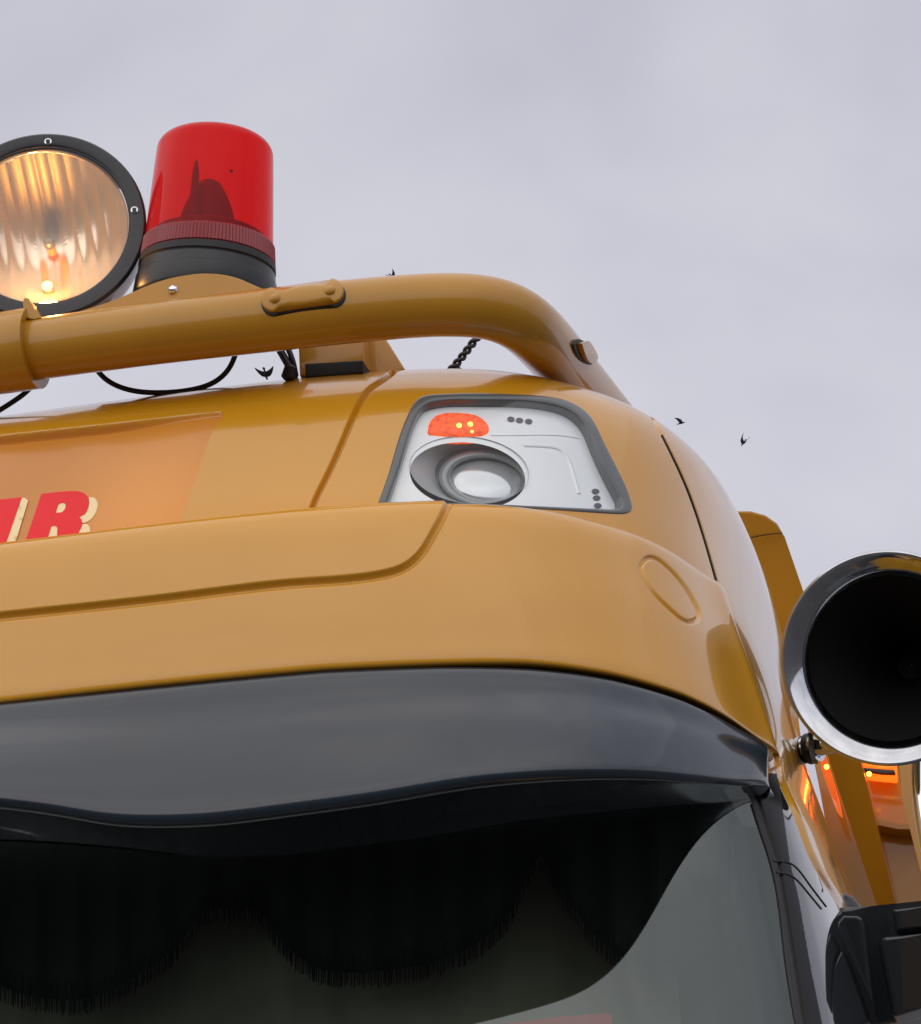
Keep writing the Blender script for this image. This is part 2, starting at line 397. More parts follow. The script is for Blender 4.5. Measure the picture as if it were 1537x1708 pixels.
# ------------------------------------------------------------------ ground
ASPH = mat('asphalt', (0.055, 0.055, 0.057), 0.85, noise=(3, 0.25), bump=(90, 0.5))
gr = mesh_obj('ground', [(-1500, -1500, 0), (1500, -1500, 0), (1500, 1500, 0), (-1500, 1500, 0)], [(0, 1, 2, 3)], ASPH, None, False); tag(gr, kind='structure')

# ------------------------------------------------------------------ cab plan curve (x, set-back) seen from above
PLAN = [(-1.55, -.004), (-1.29, 0), (-1.1, .006), (-.92, .018), (-.77, .037), (-.66, .062), (-.57, .1), (-.5, .155), (-.43, .24), (-.38, .335),
        (-.345, .44), (-.318, .57), (-.30, .75), (-.29, 1.0), (-.295, 1.4), (-.32, 1.9), (-.37, 2.3)]
def plan_curve(pts, hi=None, fine=0.002, x_left=-1.42):
    """plan samples: fine where the photo looks, coarse on the far side and along the flank; mirrored about x = -1.55"""
    P = np.array(pts, float); L = np.r_[0, np.cumsum(np.linalg.norm(np.diff(P, axis=0), axis=1))]
    s = [0.0]; end = L[-1] if hi is None else hi
    while s[-1] < end:
        st = fine if s[-1] > (x_left+1.55) else 0.02
        if s[-1] > 2.05: st = 0.02
        s.append(s[-1]+st)
    s = np.array(s); s[-1] = end
    Q = nspline(L, P, s)
    sm = np.arange(end, 0.0, -0.03); M = nspline(L, P, sm); M[:, 0] = -3.1-M[:, 0]
    return np.vstack([M, Q])
def prof_curve(rows, n=None, zs=None, step=0.002):
    return spl(rows, step=step)

truck = empty('truck'); tag(truck, 'yellow truck cab with roof bar, beacon, spotlight and black sun visor, seen from below', 'truck')

def components(M):
    lab = np.zeros(M.shape, np.int32); cur = 0; H, W = M.shape
    # runs per row joined by union-find
    par = [0]
    def find(a):
        while par[a] != a: par[a] = par[par[a]]; a = par[a]
        return a
    prev = []
    for r in range(H):
        row = M[r]; d = np.diff(np.r_[0, row.astype(np.int8), 0]); st = np.where(d == 1)[0]; en = np.where(d == -1)[0]; now = []
        for a, b in zip(st, en):
            cur += 1; par.append(cur); now.append((a, b, cur)); lab[r, a:b] = cur
            for (pa, pb, pc) in prev:
                if pa < b and pb > a:
                    x, y = find(pc), find(cur)
                    if x != y: par[y] = x
        prev = now
    root = np.array([find(i) if i else 0 for i in range(cur+1)]); return root[lab]
def build_sheet(rows, plan, step, disp=None, parts=None, drop=None, zfun=None, off=0.0, yk=None):
    """parts: list of (name, mask(u,v,x,z) or None, material, kwargs); returns Surf of the undisplaced surface"""
    pr = np.vstack([spl(rows, step=step)]) if not callable(rows) else rows()
    G = sheet_grid(plan[:, 0], plan[:, 1], pr, yk=yk, zfun=zfun); nr, nc = G.shape[:2]
    n = gnormals(G); 
    c = (CAM-G[nr//2, nc//2])@n[nr//2, nc//2]
    if c < 0: n = -n
    G = G + n*off
    u, v = proj(G.reshape(-1, 3)); U = u.reshape(nr, nc); V = v.reshape(nr, nc)
    F = gfaces(nr, nc); base = G.copy()
    vis = (U > -450) & (U < 1700) & (V > 350) & (V < 1850) & (((CAM-G)*n).sum(-1) > -0.02) & (G[..., 0] > -2.0)
    if disp is not None:
        d = disp(U, V, G); G = G + n*(np.where(vis, d, 0))[..., None]
    nd = gnormals(G); nd = (-nd if (nd*n).sum(-1).mean() < 0 else nd).reshape(-1, 3)
    fc_u = U.reshape(-1)[F].mean(1); fc_v = V.reshape(-1)[F].mean(1); fc = G.reshape(-1, 3)[F].mean(1); fv = vis.reshape(-1)[F].all(1)
    left = np.ones(len(F), bool)
    if drop is not None: left &= ~(drop(fc_u, fc_v, fc) & fv)
    objs = []; todo = []
    for name, mask, m in parts:
        k = left & (mask(fc_u, fc_v, fc, fv) if mask else True); left &= ~k
        if not k.any(): continue
        lab = components(k.reshape(nr-1, nc-1)).ravel(); ids, cnts = np.unique(lab[lab > 0], return_counts=True)
        for cid, cn in zip(ids, cnts):
            if cn < 60 and mask: left |= (lab == cid); k &= ~(lab == cid)
        big = [cid for cid, cn in zip(ids, cnts) if cn >= 60 or not mask]
        todo += [(name, m, lab == cid) for cid in big]
    for name, m, k in todo:
        used = np.unique(F[k]); v2, f2 = compact(G.reshape(-1, 3), F[k])
        p_, q_, r_ = v2[f2[0, 0]], v2[f2[0, 1]], v2[f2[0, 2]]
        if np.cross(q_-p_, r_-q_)@nd[used][f2[0, 0]] < 0: f2 = f2[:, ::-1]
        o = mesh_obj(name, v2, np.ascontiguousarray(f2), m, truck)
        o.data.normals_split_custom_set_from_vertices([tuple(x) for x in nd[used]]); objs.append(o)
    return Surf(base.reshape(-1, 3), F), objs
def groove(U, V, pl, w, depth, closed=False, soft=2.0):
    x0, y0 = np.min(pl, 0)-w-soft-4; x1, y1 = np.max(pl, 0)+w+soft+4
    k = (U > x0) & (U < x1) & (V > y0) & (V < y1); D = np.zeros(U.shape)
    if k.any(): D[k] = -depth*(1-sstep(w/2-soft, w/2+soft, dseg(U[k], V[k], pl, closed)))
    return D

# ================================================================== UPPER BODY: roof and flanks
LAMP = path([(632, 840), (650, 790), (668, 730), (684, 690), (700, 667), (730, 660), (790, 658), (860, 660), (915, 664), (958, 676), (984, 697), (1002, 730), (1030, 785), (1050, 832), (1054, 848)],
            [(1054, 848), (1047, 853), (1025, 856)], [(1025, 856), (930, 850), (840, 845), (740, 842), (632, 840)])
SEAM = spl([(668, 588), (655, 620), (618, 648), (594, 684), (568, 745), (545, 795), (528, 830), (512, 872)], step=6)
SEAM2 = spl([(1040, 640), (1080, 683), (1110, 735), (1145, 810), (1170, 880), (1192, 955), (1210, 1020)], step=6)
SIGN = path([(-420, 782), (-200, 752), (0, 727), (200, 706), (345, 690), (366, 688)], [(366, 688), (375, 690), (374, 697)], [(374, 697), (366, 704), (356, 716)], [(356, 716), (300, 872)], [(300, 872), (282, 930)], [(290, 930), (-420, 990)], [(-420, 990), (-420, 782)])
ROOF = [(1.9, 2.95, .17), (2.4, 3.08, .15), (2.8, 3.20, .115), (3.08, 3.275, .07), (3.2, 3.26, .042), (3.3, 3.17, .018), (3.4, 3.08, -.004), (3.485, 3.055, -.016), (3.57, 3.072, -.022), (3.66, 3.10, -.026), (3.74, 3.145, -.036), (3.79, 3.21, -.055), (3.82, 3.30, -.09), (3.838, 3.45, -.15), (3.845, 3.75, -.25)]
def roof_disp(U, V, G):
    D = groove(U, V, SEAM, 7, 0.010) + groove(U, V, SEAM2, 3, 0.004, soft=1.5)
    si = inside(U, V, SIGN); ds = dseg(U, V, SIGN, True)
    top = sstep(0, 1, np.where(V < 780, 1, 0))
    D = D - np.where(si, 0.010, 0)*sstep(0, 4, ds)*(1-sstep(-190, -10, U - (366-(V-700)*66/172))) + groove(U, V, spl([(-420, 785), (-200, 755), (0, 730), (200, 709), (345, 693), (366, 691)], step=6), 6, 0.006, soft=1.5)
    D = D - np.where(~si & (V < 900), 0, 0)
    return D
lamp_drop = lambda u, v, c: inside(u, v, LAMP)
def m_sign(u, v, c, fv): return fv & inside(u, v, SIGN)
def m_centre(u, v, c, fv):
    s = np.interp(v, SEAM[:, 1], SEAM[:, 0]); return (u < s) & (c[:, 1] < 3.5) & (c[:, 2] > 3.4) | (c[:, 0] < -1.2) & (c[:, 2] > 3.4)
def m_corner(u, v, c, fv):
    s = np.interp(v, SEAM2[:, 1], SEAM2[:, 0]); return (u < s) & (c[:, 1] < 3.8) & (c[:, 0] > -1.3)
SGN = bpy.data.materials.new('lit_sign_film'); SGN.use_nodes = True
def make_sign_mat():
    nt = SGN.node_tree; b = nt.nodes['Principled BSDF']; b.inputs['Base Color'].default_value = (0.56, 0.21, 0.025, 1)
    b.inputs['Roughness'].default_value = 0.3; b.inputs['Coat Weight'].default_value = 0.35; b.inputs['Coat Roughness'].default_value = 0.06
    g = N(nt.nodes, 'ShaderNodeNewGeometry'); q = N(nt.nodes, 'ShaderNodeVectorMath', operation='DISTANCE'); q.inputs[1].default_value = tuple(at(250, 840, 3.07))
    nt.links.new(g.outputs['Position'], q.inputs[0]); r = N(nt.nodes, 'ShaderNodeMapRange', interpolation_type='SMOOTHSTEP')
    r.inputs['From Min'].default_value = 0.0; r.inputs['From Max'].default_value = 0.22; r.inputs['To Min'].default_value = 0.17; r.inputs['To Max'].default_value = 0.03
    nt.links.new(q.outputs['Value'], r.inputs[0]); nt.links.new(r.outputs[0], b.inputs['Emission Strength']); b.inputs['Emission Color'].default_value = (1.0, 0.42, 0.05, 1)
make_sign_mat()
G1 = [(1232, 1290), (1243, 1310), (1261, 1362), (1286, 1437), (1311, 1594), (1329, 1706), (1350, 1800)]
G3 = [(1300, 1270), (1302, 1290), (1326, 1350), (1352, 1420), (1376, 1465), (1402, 1505), (1440, 1600), (1500, 1800)]
def gx(v, L): return np.interp(v, [p[1] for p in L], [p[0] for p in L])
def m_glass(u, v, c, fv): return (c[:, 2] < 3.22) & (c[:, 2] > 2.15) & (c[:, 1] < 4.6) & ((fv & (u < gx(v, G1))) | (~fv & (c[:, 0] > -2.72) & (c[:, 0] < -0.5)))
def m_seal(u, v, c, fv): return fv & (c[:, 2] < 3.25) & (v > 1240) & (u < gx(v, G1)+14)
GP = [(1292, 1270), (1300, 1300), (1306, 1350), (1318, 1437), (1333, 1500), (1350, 1600), (1371, 1706), (1390, 1800)]
def m_pillar(u, v, c, fv): return fv & (c[:, 2] < 3.35) & (v > 1290) & (u < gx(v, GP))
def m_dglass(u, v, c, fv): return fv & (c[:, 2] < 3.35) & (v > 1290) & (u < gx(v, G3))
def all_disp(U, V, G):
    D = roof_disp(U, V, G)
    low = (G[..., 2] < 3.3) & (V > 1200)
    g1 = np.array(G1, float); g1b = g1 + np.array([14, 0])
    D2 = groove(U, V, g1b, 5, 0.004, soft=1.5) + groove(U, V, spl(G3, step=8), 7, 0.010, soft=3)
    return D + np.where(low, D2, 0)
def roof_rows():
    a = spl(ROOF, step=0.0005); L = np.r_[0, np.cumsum(np.linalg.norm(np.diff(a, axis=0), axis=1))]
    z = a[:, 0]; s = [0.0]
    while s[-1] < L[-1]:
        zz = np.interp(s[-1], L, z); s.append(s[-1] + (0.008 if zz < 2.6 else 0.003 if zz < 3.4 else 0.0022))
    s[-1] = L[-1]; return np.stack([np.interp(s, L, a[:, k]) for k in range(3)], -1)
roofS, _ = build_sheet(roof_rows, plan_curve(PLAN), 0.0022, all_disp,
    [('sign_panel', m_sign, SGN), ('windscreen', m_glass, WGL), ('windscreen_seal', m_seal, RUB), ('door_pillar', m_pillar, mat('pillar_black', (0.006, 0.007, 0.009), 0.35, spec=0.25)), ('door_window', m_dglass, mat('door_window_glass', (0.02, 0.022, 0.026), 0.06, coat=1, coat_ior=1.9, ior=1.7)),
     ('roof_centre_panel', m_centre, YEL), ('roof_corner_panel', m_corner, YEL), ('cab_flank', None, YEL)], drop=lamp_drop, yk=0.52)

# ================================================================== FASCIA (yellow panel above the visor)
PLANF = PLAN[:9] + [(-.385, .32), (-.35, .42), (-.325, .5), (-.315, .55), (-.325, .575)]
HG = spl([(-420, 1082), (0, 1030), (300, 997), (500, 974), (635, 961), (674, 949), (702, 926), (724, 890), (744, 852), (758, 815)], step=6)
OVAL = spl([(1070, 943), (1082, 930), (1110, 942), (1140, 975), (1162, 1012), (1165, 1032), (1152, 1037), (1125, 1022), (1095, 993), (1074, 962)], n=60, closed=True)
FASC = [(3.252, 3.10, .03), (3.243, 3.03, .034), (3.2400, 3.001, .036), (3.2402, 2.992, .036), (3.2425, 2.987, .0355), (3.2475, 2.9852, .0345), (3.268, 2.9842, .030), (3.30, 2.9835, .022), (3.36, 2.984, .007), (3.42, 2.988, -.010), (3.462, 2.995, -.020), (3.480, 3.004, -.026), (3.490, 3.03, -.034), (3.492, 3.09, -.045)]
def fasc_disp(U, V, G):
    D = groove(U, V, HG, 9, 0.006, soft=3) + groove(U, V, OVAL, 5, 0.005, True, soft=2.2)
    poly = np.vstack([HG, [(758, 700), (-420, 700)]]); si = inside(U, V, poly); k = (V < 1120) & (U < 800)
    ds = np.full(U.shape, 99.0); ds[k] = dseg(U[k], V[k], HG); D = D + 0.005*sstep(-5, 5, np.where(si, ds, -ds))
    return D
def m_hatch(u, v, c, fv):
    return fv & inside(u, v, np.vstack([HG, [(758, 700), (-420, 700)]]))
# widen the lower edge sweep: the bottom of the fascia turns the corner earlier than its top
def fz(xs, prof):
    return np.zeros((len(prof), len(xs)))
plf = plan_curve(PLANF)
def fasc_rows():
    return spl(FASC, step=0.0022)
def zwarp_bottom(xs, prof):
    z = prof[:, 0][:, None]; t = np.clip((3.47-z)/0.22, 0, 1.1)
    drop = np.interp(xs, [-4, -1.0, -.85, -.7, -.6, -.5, -.42, -.36, -.31], [0, 0, 0.0, -.004, -.006, -.012, -.020, -.030, -.04])
    return t*drop[None, :]
fascS, _ = build_sheet(fasc_rows, plf, 0.0022, fasc_disp, [('tow_cap', lambda u, v, c, fv: fv & inside(u, v, OVAL), YEL), ('sign_hatch', m_hatch, YEL), ('front_fascia', None, YEL)], zfun=zwarp_bottom)

# ================================================================== SUN VISOR (black)
VISR = [(3.248, 3.06, .036), (3.243, 3.006, .036), (3.237, 2.989, .036), (3.20, 2.975, .036), (3.15, 2.954, .036), (3.09, 2.934, .036), (3.048, 2.925, .036), (3.029, 2.926, .036), (3.022, 2.934, .036), (3.022, 2.95, .036), (3.032, 3.02, .036), (3.047, 3.15, .036), (3.057, 3.27, .036)]
def vis_rows(): return spl(VISR, step=0.0035)
EX = [-1.55, -1.42, -1.278, -1.193, -1.125, -1.059, -.986, -.889, -.77, -.67, -.558, -.453, -.385, -.334, -.31]
EZ = [3.112, 3.098, 3.073, 3.054, 3.037, 3.028, 3.024, 3.027, 3.035, 3.047, 3.057, 3.071, 3.086, 3.110, 3.125]
def vis_z(xs, prof):
    xm = np.where(xs < -1.55, -3.1-xs, xs)
    zb = nspline(np.array(EX), np.array(EZ)[:, None], np.clip(xm, -1.55, -.31))[:, 0]-3.024
    t = np.clip((3.243-prof[:, 0][:, None])/0.21, 0, 1.05); dr = np.interp(xm, [-1.0, -.85, -.7, -.6, -.5, -.42, -.36, -.31], [0, 0, -.006, -.012, -.020, -.030, -.042, -.05])
    return t*zb[None, :] + (1-t)*dr[None, :]
PLANV = PLAN[:9] + [(-.385, .32), (-.352, .40), (-.33, .46), (-.325, .50), (-.335, .53)]
visS, _ = build_sheet(vis_rows, plan_curve(PLANV, fine=0.0035), 0.0035, None, [('sun_visor', None, BLK)], zfun=vis_z)

# ================================================================== ROOF LAMP (headlamp with amber flasher)
lampN = roofS.hit(850, 760)[1]
def hp(u, v, depth=0.0, off=0.0, S=None):
    h = (S or roofS).hit(u, v)
    return h[0] + h[2]*depth + h[1]*off
def shrink(pl, d):
    pl = np.asarray(pl, float); n = len(pl)
    t = np.roll(pl, -2, 0)-np.roll(pl, 2, 0); t /= np.maximum(np.linalg.norm(t, axis=1), 1e-9)[:, None]
    nn = np.stack([-t[:, 1], t[:, 0]], -1); q = pl + nn*d
    if not inside(q[:1, 0], q[:1, 1], pl)[0] and d > 0: q = pl - nn*d
    return q
lamp = empty('roof_lamp', truck)
LIN = path([(646, 838), (662, 792), (680, 735), (694, 696), (708, 677), (732, 669), (790, 667), (860, 668), (916, 674), (952, 686), (976, 708), (992, 742), (1012, 786), (1036, 832)], [(1036, 832), (1036, 844), (1018, 849)], [(1018, 849), (930, 845), (840, 841), (740, 838), (646, 838)])
LAMPO = shrink(LAMP, -4.0) if inside(shrink(LAMP, 4.0)[:1, 0], shrink(LAMP, 4.0)[:1, 1], LAMP)[0] else shrink(LAMP, 4.0)
LAMPO = LAMP.mean(0) + (LAMP-LAMP.mean(0))*np.array([1.014, 1.028])
decal('gasket', LAMPO, roofS, GSK, lamp, off=0.0022, holes=[LIN], grid=10, R=5, skirt=0.015)
decal('housing', LAMP, roofS, GSK, lamp, off=-0.05, grid=30)
decal('lens_cover', LIN, roofS, LGL, lamp, off=-0.001, grid=14)
BOWL = (783, 784, 100, 56, 6)
tray_holes = [ell(*BOWL, n=64)]
decal('reflector_tray', LIN, roofS, SIL, lamp, off=-0.014, holes=tray_holes, grid=12)
rings = []
for k in range(13):
    f = k/12; cx = 783+22*f**1.3; cy = 784+10*f; rx = 100-22*f; ry = 56-8*f
    rings.append(np.array([hp(u, v, depth=0.016+0.05*f) for u, v in ell(cx, cy, rx, ry, 6, 64)]))
ringloft('reflector_bowl', rings, GRYB, lamp)
rings = []
for k, (rx, ry, dp) in enumerate([(80, 50, .052), (76, 46, .040), (70, 42, .038), (65, 38, .042), (60, 35, .055), (52, 30, .085)]):
    rings.append(np.array([hp(u, v, depth=dp) for u, v in ell(812, 800, rx, ry, 6, 64)]))
ringloft('projector_ring', rings, mat('projector_bezel', (0.27, 0.29, 0.30), 0.25, metal=0.3), lamp)
rings = []
for k in range(8):
    f = k/7; rr = cos(f*pi/2)+0.01
    rings.append(np.array([hp(u, v, depth=0.060-0.012*sin(f*pi/2)) for u, v in ell(813, 803, 61*rr, 36*rr, 6, 40)]))
ringloft('projector_lens', rings, mat('projector_glass', (0.62, 0.65, 0.67), 0.16, metal=0.6, coat=1, coat_ior=1.6), lamp, True)
AMBP = path([(712, 716), (716, 694), (728, 681), (760, 676), (795, 680), (814, 692), (820, 708), (812, 718)], [(812, 718), (760, 720), (712, 716)], step=4)
decal('amber_lens', AMBP, roofS, AMB, lamp, off=-0.009, grid=8, R=10, skirt=0.01)
for (u, v) in ((767, 703), (786, 701), (789, 713)):
    r = 0.0040 if v < 706 else 0.0022
    c = hp(u, v, off=-0.009); lathe('amber_led', c, -ray(u, v), [(0, r), (r*.5, r*.85), (r*.85, r*.5), (r, 0.0003)], LED, lamp, seg=12, caps=(False, True))
for (u, v) in ((857, 689), (872, 691), (888, 693), (1003, 812), (1005, 823), (1007, 836)):
    decal('drain_dot', ell(u, v, 6.5, 4.2, 10, 14), roofS, DOT, lamp, off=-0.0125, grid=6)
def ridge(name, pts, r, m, par, off, S=None):
    return tube(name, [hp(u, v, off=off, S=S) for u, v in spl(pts, step=6)], r, m, par, seg=8)
ridge('tray_rib', [(822, 716), (880, 716), (950, 718), (975, 722)], 0.0009, SIL, lamp, -0.0138)
ridge('tray_rib', [(880, 733), (920, 735), (945, 742), (958, 760), (968, 790), (975, 815)], 0.005, SIL, lamp, -0.0170)

def strip_on(name, pts, r, m, off, S=roofS):
    H = [S.hit(u, v) for u, v in pts]; return tube(name, [h[0]+h[1]*off for h in H if h is not None], r, m, truck, seg=8)
strip_on('roof_seam_strip', [p for p in SEAM2 if 722 < p[1] < 975], 0.0021, RUB, -0.001)
strip_on('windscreen_moulding', [p for p in spl(G1, step=8) if p[1] > 1335], 0.0035, RUB, 0.0)
strip_on('door_seal_line', spl([(1290, 1436), (1318, 1440), (1345, 1468), (1378, 1512)], step=5), 0.0016, RUB, 0.0)
strip_on('door_seal_line', spl([(1295, 1455), (1318, 1460), (1342, 1482), (1370, 1516)], step=5), 0.0016, RUB, 0.0)
# ================================================================== FASCIA details

# ================================================================== ROOF BAR
def px3(L): 
    P = np.array(L, float); Q = spl(P*np.array([1, 1, 120]), step=8); return np.array([at(u, v, y/120) for u, v, y in Q])
bar = empty('roof_bar', truck)
BARP = px3([(-420, 651, 3.2), (-200, 621, 3.16), (50, 584, 3.12), (250, 557, 3.10), (440, 535, 3.10), (600, 518, 3.12), (700, 510, 3.14), (770, 509, 3.155), (820, 515, 3.18), (862, 531, 3.22), (898, 560, 3.31), (935, 602, 3.47), (990, 668, 3.75), (1045, 734, 4.05)])
barO, barS = tube('bar_tube', BARP, 0.0478, YEL2, bar, seg=56, surf=True)
SLV = px3([(-420, 645, 3.2), (-200, 617, 3.16), (-60, 598, 3.14), (50, 582, 3.12), (60, 580.5, 3.12)])
tube('bar_sleeve', SLV, 0.0635, YEL2, bar, seg=56)
# sleeve ear
prism('sleeve_ear', [(38, 505), (40, 496), (48, 497), (58, 515), (70, 530), (56, 533), (42, 530)], 3.08, 3.11, YEL2, bar, 0.002)
def stadium(cx, cy, hl, r, rot):
    c, s = cos(radians(rot)), sin(radians(rot)); t = np.linspace(-pi/2, pi/2, 12)
    P = [(hl+r*cos(a), r*sin(a)) for a in t] + [(-hl-r*cos(a), -r*sin(a)) for a in t]
    return np.array([(cx+x*c-y*s, cy+x*s+y*c) for x, y in P])
def plate(u, v, hl, r, rot, sp):
    b = empty('cover_plate', bar)
    decal('plate_gasket', stadium(u+1, v+4, hl, r, rot), barS, RUB, b, off=0.003, grid=10, R=3, skirt=0.01)
    decal('plate', stadium(u, v, hl, r-2, rot), barS, YEL2, b, off=0.0075, grid=8, R=4, skirt=0.006)
    for s in (-1, 1):
        uu, vv = u+s*sp*cos(radians(rot)), v+s*sp*sin(radians(rot)); h = barS.hit(uu, vv)
        lathe('rivet', h[0]+h[1]*0.007, h[1], [(0, .0085), (.002, .008), (.0045, .0055), (.006, .0015)], YEL2, b, seg=20, caps=(False, True))
plate(506, 496, 50, 21, -8, 46)
def sideplate():
    b = empty('cover_plate', bar)
    O = path([(953, 574), (959, 566), (968, 569), (986, 588), (989, 600), (982, 608), (975, 606), (959, 590), (953, 574)], step=5)
    decal('plate_gasket', O, barS, RUB, b, off=0.004, grid=8, skirt=0.012)
    decal('plate', path([(959, 573), (965, 571), (983, 590), (986, 599), (981, 604), (964, 587), (959, 573)], step=5), barS, YEL2, b, off=0.012, grid=8, skirt=0.008)
try: sideplate()
except Exception as e: print('sideplate', e)
# foot of the bar
foot = empty('bar_foot', truck)
prism('foot_box', [(497, 555), (604, 535), (608, 612), (500, 628)], 3.24, 3.60, YEL2, foot, 0.003)
prism('foot_arm', [(602, 540), (628, 540), (676, 616), (650, 626), (610, 620)], 3.28, 3.62, YEL2, foot, 0.003)
prism('foot_pad', [(508, 606), (606, 600), (606, 622), (510, 630)], 3.215, 3.60, RUB, foot, 0.003)

# ================================================================== BEACON
beacon = empty('beacon', truck)
db = ray(350, 430); e1 = RGT - db*(RGT@db); e1 /= np.linalg.norm(e1); e2 = np.cross(e1, db); e2 = e2 if e2@UPV > 0 else -e2
BA = sin(radians(21))*db + cos(radians(21))*(cos(radians(4.5))*e2 + sin(radians(4.5))*e1)
BC = at(349, 409, 3.24); mpp = np.linalg.norm(BC-CAM)/FPX; ca = cos(radians(21))
def hh(px): return px*mpp/ca
REDM = bpy.data.materials.new('red_beacon_plastic'); REDM.use_nodes = True
def red_mat():
    nt = REDM.node_tree; nt.nodes.clear(); o = N(nt.nodes, 'ShaderNodeOutputMaterial')
    t = N(nt.nodes, 'ShaderNodeBsdfTransparent'); t.inputs[0].default_value = (0.96, 0.025, 0.03, 1)
    d = N(nt.nodes, 'ShaderNodeBsdfTranslucent'); d.inputs[0].default_value = (0.85, 0.03, 0.04, 1)
    d2 = N(nt.nodes, 'ShaderNodeBsdfDiffuse'); d2.inputs[0].default_value = (0.75, 0.02, 0.03, 1)
    a = N(nt.nodes, 'ShaderNodeMixShader'); a.inputs[0].default_value = 0.5; nt.links.new(d.outputs[0], a.inputs[1]); nt.links.new(d2.outputs[0], a.inputs[2])
    b = N(nt.nodes, 'ShaderNodeMixShader'); b.inputs[0].default_value = 0.2; nt.links.new(t.outputs[0], b.inputs[1]); nt.links.new(a.outputs[0], b.inputs[2])
    g = N(nt.nodes, 'ShaderNodeBsdfGlossy'); g.inputs['Roughness'].default_value = 0.10
    f = N(nt.nodes, 'ShaderNodeFresnel'); f.inputs[0].default_value = 1.3
    ge = N(nt.nodes, 'ShaderNodeNewGeometry'); iv = N(nt.nodes, 'ShaderNodeMath', operation='SUBTRACT'); iv.inputs[0].default_value = 1; nt.links.new(ge.outputs['Backfacing'], iv.inputs[1])
    am = N(nt.nodes, 'ShaderNodeMath', operation='MULTIPLY'); nt.links.new(f.outputs[0], am.inputs[0]); nt.links.new(iv.outputs[0], am.inputs[1])
    c = N(nt.nodes, 'ShaderNodeMixShader'); nt.links.new(am.outputs[0], c.inputs[0]); nt.links.new(b.outputs[0], c.inputs[1]); nt.links.new(g.outputs[0], c.inputs[2])
    nt.links.new(c.outputs[0], o.inputs[0])
red_mat()
R = mpp
lp = [(hh(0), 106*R), (hh(60), 102.5*R), (hh(120), 99*R), (hh(150), 97*R)]
for k in range(1, 13):
    a = k/12*pi/2; lp.append((hh(150)+hh(24)*sin(a), (97-26*(1-cos(a)))*R))
lp += [(hh(176), 50*R), (hh(177.5), 20*R), (hh(178), 1*R)]
lathe('lens', BC, BA, lp, REDM, beacon, seg=96, sharp=60)
# ribbed collar: a ring of fine vertical ribs
def ribbed():
    seg = 360; V = []; F = []; A = BA/np.linalg.norm(BA); u = np.cross(A, [0.3, 0.2, 1]); u /= np.linalg.norm(u); w = np.cross(A, u)
    for h, r in ((hh(1), 105.5), (hh(-1), 108), (hh(-28), 110.5), (hh(-30), 108)):
        for i in range(seg):
            a = 2*pi*i/seg; rr = (r + (1.1 if i % 3 == 0 else -0.6))*R; V.append(BC+A*h+rr*(cos(a)*u+sin(a)*w))
    for k in range(3):
        for i in range(seg): F.append((k*seg+i, k*seg+(i+1) % seg, (k+1)*seg+(i+1) % seg, (k+1)*seg+i))
    mesh_obj('ribbed_collar', V, F, mat('dark_red_plastic', (0.26, 0.010, 0.018), 0.35, coat=0.3), beacon, False)
ribbed()
lathe('base_ring', BC, BA, [(hh(-30), 108*R), (hh(-31), 112*R), (hh(-42), 113*R), (hh(-44), 110.5*R), (hh(-46), 110*R)], RUB, beacon, seg=96)
lathe('base', BC, BA, [(hh(-46), 110*R), (hh(-47), 112.5*R), (hh(-62), 114*R), (hh(-64), 116*R), (hh(-92), 119*R), (hh(-96), 117*R), (hh(-100), 100*R)], BLKM, beacon, seg=96, caps=(False, True))
dk = mat('rotor_dark', (0.10, 0.03, 0.03), 0.5)
lathe('inner_base', BC, BA, [(hh(-10), 98*R), (hh(14), 92*R), (hh(20), 80*R), (hh(20), 1*R)], dk, beacon, seg=48)
def rotor():
    # curved reflector behind a lamp tube
    A = BA; u = e1 - A*(e1@A); u /= np.linalg.norm(u); w = np.cross(A, u); V = []; F = []; n = 16; mrows = 10
    for j in range(mrows):
        f = j/(mrows-1); h = hh(22+88*f); wd = (48-30*f**2)*R
        for i in range(n):
            s = (i/(n-1)-.5)*2; V.append(BC + A*h + u*(wd*s - 6*R) + w*((18*s*s)*R))
    for j in range(mrows-1):
        for i in range(n-1): k = j*n+i; F.append((k, k+1, k+n+1, k+n))
    o = mesh_obj('rotor_reflector', V, F, dk, beacon); sm = o.modifiers.new('s', 'SOLIDIFY'); sm.thickness = 0.003
    lathe('bulb_stem', BC - u*30*R, A, [(hh(18), 9*R), (hh(115), 6*R), (hh(135), 3*R), (hh(140), 1*R)], dk, beacon, seg=16)
rotor()
lathe('lens_pin', BC + BA*hh(120) + e1*28*R - db*92*R, -db, [(0, 3*R), (1*R, 2.5*R)], dk, beacon, seg=10, caps=(True, True))
# mounting plate of the beacon
brk = empty('beacon_bracket', truck)
BP = path([(92, 532), (150, 514), (200, 497), (250, 475), (290, 463), (350, 457), (395, 465), (430, 480), (462, 490)], [(462, 490), (440, 500), (300, 520), (150, 540), (92, 540)], step=9)
prism('bracket_plate', BP, 3.125, 3.14, YEL2, brk, 0.002)
def shelf():
    T = spl([(92, 532), (150, 514), (200, 497), (250, 475), (290, 463), (350, 457), (395, 465), (430, 480), (462, 490)], step=9); V = []; F = []
    for y in (3.135, 3.18, 3.24, 3.30):
        for (u, v) in T: p = at(u, v, 3.13); V.append(p + np.array([0, y-3.13, 0.0]))
    n = len(T)
    for k in range(3):
        for i in range(n-1): F.append((k*n+i, k*n+i+1, (k+1)*n+i+1, (k+1)*n+i))
    o = mesh_obj('bracket_shelf', V, F, YEL2, brk); m = o.modifiers.new('s', 'SOLIDIFY'); m.thickness = 0.006; m.offset = 0
shelf()
